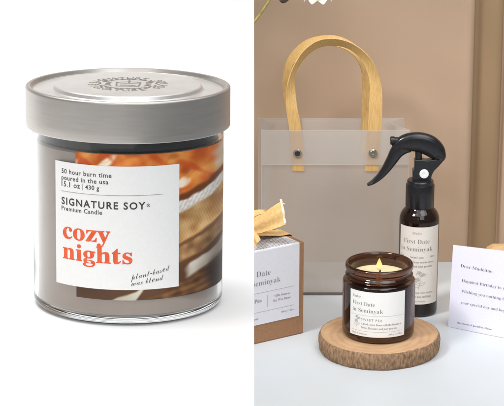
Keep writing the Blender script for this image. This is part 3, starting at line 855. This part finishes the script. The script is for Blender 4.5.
# ribbon and bow
def ribbon(name, ctr, parent, n=10, wn=8, thick=.0004, curl=0.0):
    """ctr rows: (centre xyz, half width xyz) as 6 numbers, in box coordinates"""
    Q = catmull(ctr, n); v, f = [], []
    for i, q in enumerate(Q):
        c, h = Vector(q[:3]), Vector(q[3:6])
        for k in range(wn + 1):
            t = -1 + 2 * k / wn
            dirn = Vector(Q[min(i + 1, len(Q) - 1)][:3]) - Vector(Q[max(i - 1, 0)][:3])
            nr = dirn.cross(h).normalized()
            if nr.y > 0: nr = -nr
            g = i / (len(Q) - 1)
            v.append(c + h * t + nr * (curl * (.35 + .65 * g) * (cos(t * pi * 1.25 + .5) - .3)) + Vector((0, 0,   .0003 * noise.noise(Vector((i * .25, t * 2, len(ctr)))))))
    for i in range(len(Q) - 1):
        for k in range(wn): 
            a = i * (wn + 1) + k; f.append((a, a + 1, a + wn + 2, a + wn + 1))
    return solidify(from_data(name, v, f, ribbon_mat, parent, True), thick)
def bp3(px, row, d):
    """point seen at px,row on the vertical plane d behind the box front (parallel to the picture)"""
    return at_y(px, row, c0.y + d) - c0
def rows(spec): 
    out = []
    for (px1, r1, d1, px2, r2, d2) in spec:
        a, b_ = bp3(px1, r1, d1), bp3(px2, r2, d2)
        out.append(tuple((a + b_) / 2) + tuple((b_ - a) / 2))
    return out
ZR = HB + .0012
def flat(s, d, hw, z=ZR): return tuple(bx(s, d, z)) + tuple(nf * -hw)
rb = ribbon('ribbon', [flat(-.0006, .030, .009, HB - .05), flat(-.0007, .030, .009, HB - .01), flat(.0002, .030, .009), flat(.012, .030, .0088, ZR + .0012), flat(.03, .030, .008, ZR + .004), flat(.046, .030, .0055, ZR + .006), flat(.062, .030, .008, ZR + .004), flat(.08, .030, .009, ZR + .001), flat(W + .0002, .03, .009), flat(W + .0007, .03, .009, HB - .01), flat(W + .0007, .03, .009, HB - .05)], box)
kn = bx(.046, .032, HB + .014)
kx, ky, kz = kn
# big tail that fans out toward the right and up
ribbon('bow_tail', rows([(243, 226, -.004, 246, 233, -.004), (252, 220.5, -.006, 257, 233.5, -.010), (262, 213.5, -.008, 267, 231, -.016), (272, 206, -.010, 276, 228, -.020), (281.5, 200.2, -.010, 285.6, 224.2, -.022)]), box, curl=.0022)
ribbon('bow_tail', rows([(247, 224, -.016, 242, 229, -.014), (253, 229, -.022, 246, 236, -.02), (257.5, 235, -.026, 251, 241, -.024), (260.2, 239.6, -.028, 255, 247, -.028)]), box, curl=.001)
# loops of the bow: one behind the tail, one toward the hidden left
ribbon('bow_loop', rows([(244, 228, .004, 246, 232, .004), (256, 217, .010, 258, 226, .004), (268, 211, .014, 272, 221, .006), (278, 212, .018, 287, 216, .012), (281, 218, .022, 289, 222.5, .018), (270, 224, .016, 276, 231, .012), (256, 227, .010, 258, 233, .008), (246, 229, .006, 246, 233, .006)][:3] + [(262, 209.5, .022, 270, 214, .016), (252, 212, .022, 256, 216, .018), (243, 226, .008, 245, 231, .008)]), box)
ribbon('bow_loop', rows([(245, 228, -.002, 244, 234, -.004), (234, 214, -.004, 232, 228, -.012), (222, 206, -.006, 218, 224, -.014), (213, 210, .0, 210, 226, -.008), (219, 222, .004, 218, 232, -.002), (232, 228, .004, 231, 235, -.002), (244, 229, .002, 244, 234, -.002)]), box)
frayed = vary(mat('frayed_edge', lin((250, 236, 208)), .7), lin((244, 226, 190)), lin((254, 244, 222)), 500)
v, f = [], []
a, b_ = bp3(281.5, 200.2, -.010), bp3(285.6, 224.2, -.022)
for i in range(46):
    tt = (i + .5 * random.random()) / 46
    p = a.lerp(b_, tt) + Vector((.10, -.99, 0)) * (.0022 * (cos((tt * 2 - 1) * pi * 1.25 + .5) - .3))
    q = p + Vector((random.uniform(.0002, .0011), random.uniform(-.0006, .0004), random.uniform(-.0006, .0012)))
    if i == 7: q = p + Vector((.003, 0, -.0008))
    tv, tf = tube_data([p - Vector((.0012, .0004, 0)), p, q], [.0006, .0006, .0003], 5)
    f += [tuple(k + len(v) for k in t_) for t_ in tf]; v += tv
from_data('frayed_edge', v, f, frayed, box)
bm = bmesh.new(); bmesh.ops.create_uvsphere(bm, u_segments=20, v_segments=12, radius=1)
for w_ in bm.verts: w_.co = bp3(245, 230, -.002) + Vector((w_.co.x * .0055, w_.co.y * .0065, w_.co.z * .0045 * (1 + .15 * sin(5 * w_.co.x))))
from_bm('bow_knot', bm, ribbon_mat, box, True)

# ------------------------------------------------------------------ greeting card and small box behind it
g0 = at_z(448.3, 326.8, 0); g1 = at_z(504, 337.6, 0)
gd = (g1 - g0).normalized(); gn = Vector((gd.y, -gd.x, 0))
if gn.y > 0: gn = -gn
lean = R(4)
gup = (Vector((0, 0, 1)) * cos(lean) - gn * sin(lean)).normalized()
gnn = gd.cross(gup)
if gnn.y > 0: gnn = -gnn
card = thing('greeting_card', 'pale lavender card with birthday message propped up on the white table', 'card', g0)
def cp(px, row):
    p = at_plane(px, row, g0, gnn) - g0; return (p.dot(gd), p.dot(gup))
CH = cp(453.0, 244.9)[1]; CW = .118
def gpt(s, t, o=0.0): return gd * s + gup * t + gnn * o + gnn * (.0012 * math.sin(pi * s / CW))
o = grid('card_sheet', lambda u, v: gpt(u * CW, .0003 + v * (CH * (1 + .085 * u) - .0003)), 20, 6, card_paper, card, False)
solidify(o, .0005, 0.0)
P = Print()
def ctxt(body, x0, row0, x1, row1, frac=1.0, **k):
    a, b_ = cp(x0, row0), cp(x1, row1)
    P.text(body, a[0], a[1], (b_[0] - a[0]) / frac, rot=0, ysc=.88, **k)
CT = dict(kind='serif', weight=-.011)
ctxt('Dear Madeline,', 460.8, 267.0, 493.8, 271.0, **CT)
ctxt('Happiest Birthday to you!', 462.0, 281.6, 504, 288, .86, **CT)
ctxt('Wishing you nothing but the best', 461.6, 292.2, 504, 299, .66, **CT)
ctxt('your special day and beyond', 460.8, 303.4, 504, 311, .84, **CT)
ctxt('the scents of paradise, Fiulor', 457.6, 323.2, 492.5, 329.4, kind='serif', weight=-.004)
P.build('lettering', lambda s, t: gpt(s, t, .00034), [card_ink], card)
# kraft box standing behind the card
kb = at_y(489, 250, g0.y + .055)
k0 = Vector((kb.x, g0.y + .055, 0))
sbx = thing('kraft_box', 'small pale kraft box with sloping lid edge peeking out behind the lavender card', 'box', k0)
zk = at_y(494, 247.5, k0.y).z; zs = at_y(489, 252.5, k0.y).z
bm = bmesh.new()
wk, dk = .085, .017
def kp(u, v, z, inset=0): return Vector((u * wk + (inset if u < .5 else -inset), v * dk - .0 + (inset if v < .5 else -inset), z))
for z0, z1, i0, i1 in ((.0002, zs - .003, 0, 0),):
    vv = [bm.verts.new(kp(u, v, z, i)) for z, i in ((z0, i0), (z1, i1)) for (u, v) in ((0, 0), (1, 0), (1, 1), (0, 1))]
    for q in ((0, 1, 2, 3), (4, 5, 6, 7), (0, 1, 5, 4), (1, 2, 6, 5), (2, 3, 7, 6), (3, 0, 4, 7)): bm.faces.new([vv[i] for i in q])
bevel(from_bm('box', bm, kraft_pale, sbx), .0008)
bm = bmesh.new()
lv = [(zs - .0030, -.0006), (zs, -.0006), (zk, .0046), (zk + .0001, .0055)]
rowsv = [[bm.verts.new(kp(u, v, z, i)) for (u, v) in ((0, 0), (1, 0), (1, 1), (0, 1))] for z, i in lv]
bm.faces.new(rowsv[0]); bm.faces.new(rowsv[-1])
for a, b_ in zip(rowsv[:-1], rowsv[1:]):
    for i in range(4): bm.faces.new((a[i], a[(i + 1) % 4], b_[(i + 1) % 4], b_[i]))
bevel(from_bm('lid', bm, kraft_pale, sbx), .0006)

# ------------------------------------------------------------------ flowering stem leaning in from the left
stem_mat = vary(mat('plant_stem', lin((150, 138, 74)), .6), lin((128, 116, 58)), lin((176, 162, 96)), 160)
petal_mat = vary(mat('white_petal', lin((232, 228, 220)), .6, sss=.2), lin((196, 190, 180)), lin((218, 212, 203)), 90)
bud_mat = vary(mat('dark_bud', lin((84, 62, 56)), .7), lin((70, 50, 46)), lin((100, 78, 70)), 160)
YS = 1.80
def sp3(px, row, dy=0): return at_y(px, row, YS + dy)
r0 = sp3(205, 60); r0.z = 0.0
root = Vector((-.16, YS, 0))
fb = thing('flower_stem', 'thin olive green stem with white blossom hanging in from the top left', 'flower', root)
P0 = [root + Vector((.0, 0, .0)), root + Vector((.03, 0, .1)), sp3(215, 75), sp3(240, 38), sp3(254, 22), sp3(263, 10), sp3(271, -2), sp3(280, -12), sp3(293, -20), sp3(308, -18), sp3(316, -10)]
Q = catmull([tuple(p - root) for p in P0], 6)
v, f = tube_data([Vector(q) for q in Q], [.0016 - .0006 * i / len(Q) for i in range(len(Q))], 8)
from_data('stem', v, f, stem_mat, fb, True)
def petals(c, n, l_, w, m, name, tilt, seed):
    random.seed(seed); v, f = [], []
    for k in range(n):
        a = 2 * pi * k / n + random.uniform(-.2, .2); b0 = len(v)
        for i in range(6):
            t = i / 5; rr = .002 + l_ * t; hw = w * sin(pi * min(.96, .12 + .8 * t)); z = -l_ * tilt * t * t
            for j in (-1, 0, 1):
                v.append(c + Vector((rr * cos(a) - j * hw * sin(a), rr * sin(a) + j * hw * cos(a), z + (.0012 if j else 0))))
        for i in range(5):
            for j in range(2): f.append((b0 + i * 3 + j, b0 + i * 3 + j + 1, b0 + i * 3 + j + 4, b0 + i * 3 + j + 3))
    return solidify(from_data(name, v, f, m, fb, True), .0003)
petals(sp3(318, -7.5) - root, 6, .0105, .0078, petal_mat, 'blossom', .85, 3)
bm = bmesh.new(); bmesh.ops.create_uvsphere(bm, u_segments=16, v_segments=10, radius=1)
bc = sp3(284.5, -4) - root
for w_ in bm.verts: w_.co = bc + Vector((w_.co.x * .0056, w_.co.y * .005, w_.co.z * .0065 * (1 - .25 * w_.co.x)))
from_bm('bud', bm, bud_mat, fb, True)
v, f = tube_data([bc + Vector((0, 0, .005)), sp3(286, -13) - root, sp3(292, -19.5) - root], [.0009, .0008, .0008], 8)
from_data('bud_stalk', v, f, stem_mat, fb, True)

# unseen leaves added left of and above the view to shade the backdrop
shade_leaf_mat = vary(mat('shade_leaf', (.07, .10, .045, 1), .55), (.05, .075, .03, 1), (.10, .13, .06, 1), 60)
random.seed(21); v, f = [], []
for k in range(270):
    c = Vector((-.085 + random.uniform(-.07, .05), 1.86 + random.uniform(-.06, .07), .34 + random.uniform(-.16, .16))) - root
    over = k >= 70
    if over: c = Vector((random.uniform(-.14, .07), random.uniform(1.80, 1.955), random.uniform(.365, .56))) - root
    a = random.uniform(0, 2 * pi); d = Vector((cos(a), sin(a), random.uniform(-.6, .5))).normalized()
    w_ = d.cross(Vector((random.uniform(-1, 1), random.uniform(-1, 1), 1))).normalized(); L_ = random.uniform(.028, .045); b0 = len(v)
    for i in range(7):
        t = i / 6; hw = L_ * .22 * sin(pi * min(.97, .06 + .9 * t))
        for j in (-1, 0, 1):
            p = c + d * (L_ * t) + w_ * (hw * j) + Vector((0, 0, (.0015 if j else 0) - .010 * t * t))
            p.x = p.x if over else min(p.x, -.003 - root.x)
            if over: p.z = max(p.z, .338)
            v.append(p)
    for i in range(6):
        for j in range(2): f.append((b0 + i * 3 + j, b0 + i * 3 + j + 1, b0 + i * 3 + j + 4, b0 + i * 3 + j + 3))
from_data('shade_foliage', v, f, shade_leaf_mat, fb, True)

pl_ = bpy.data.lights.new('candle_flame_light', 'POINT'); pl_.energy = .0555; pl_.color = (1, .62, .25); pl_.shadow_soft_size = .0025; pl_.energy = .055
po = bpy.data.objects.new('candle_flame_light', pl_); COL.objects.link(po); po.location = (jp.x, jp.y, TB + WZ + .0068)
# ------------------------------------------------------------------ light
def area(name, loc, target, size, power, color=(1, 1, 1), spread=180, sy=None):
    ld = bpy.data.lights.new(name, 'AREA'); ld.energy = power; ld.color = color; ld.size = size
    ld.shape = 'RECTANGLE'; ld.size_y = sy or size; ld.spread = R(spread)
    o = bpy.data.objects.new(name, ld); COL.objects.link(o); o.location = loc
    o.rotation_euler = (Vector(target) - Vector(loc)).to_track_quat('-Z', 'Y').to_euler()
    return o
area('booth_softbox', (-.35, 1.05, .98), (-.28, 1.05, .32), .5, 1.7, (1, .99, .98), 100)
area('front_softbox', (-.45, -.2, 1.0), (.05, 1.9, .25), .5, 1.1, (1, .98, .95), 120)
area('window_softbox', (-.8, 1.0, 1.35), (.3, 1.95, .12), .34, 1.05, (1, .98, .95), 36)
area('overhead_softbox', (.25, 1.1, 1.5), (.12, 1.8, .1), 1.2, 5.8, (.98, .985, 1), 140)
area('fill_softbox', (.6, -.1, 1.3), (.2, 1.9, .15), 1.0, 2.4, (.9, .95, 1.0), 90)
area('side_softbox', (.5, 1.4, 1.1), (.2, 1.9, .12), .7, 2.5, (1, .97, .93), 130)
wd_ = bpy.data.worlds.new('World'); S.world = wd_; wd_.use_nodes = True
bg = wd_.node_tree.nodes['Background']
bg.inputs['Color'].default_value = (.96, .98, 1.0, 1); bg.inputs['Strength'].default_value = .22

S.view_settings.view_transform = 'Standard'
S.view_settings.look = 'None'
S.view_settings.exposure = 0
S.view_settings.gamma = 1
S.render.engine = 'CYCLES'
S.cycles.use_denoising = True
S.cycles.max_bounces = 24
S.cycles.transmission_bounces = 16
S.cycles.transparent_max_bounces = 24
S.cycles.glossy_bounces = 8
S.cycles.diffuse_bounces = 5
S.cycles.sample_clamp_indirect = 8
S.cycles.caustics_refractive = True
S.cycles.caustics_reflective = True
S.cycles.blur_glossy = .5
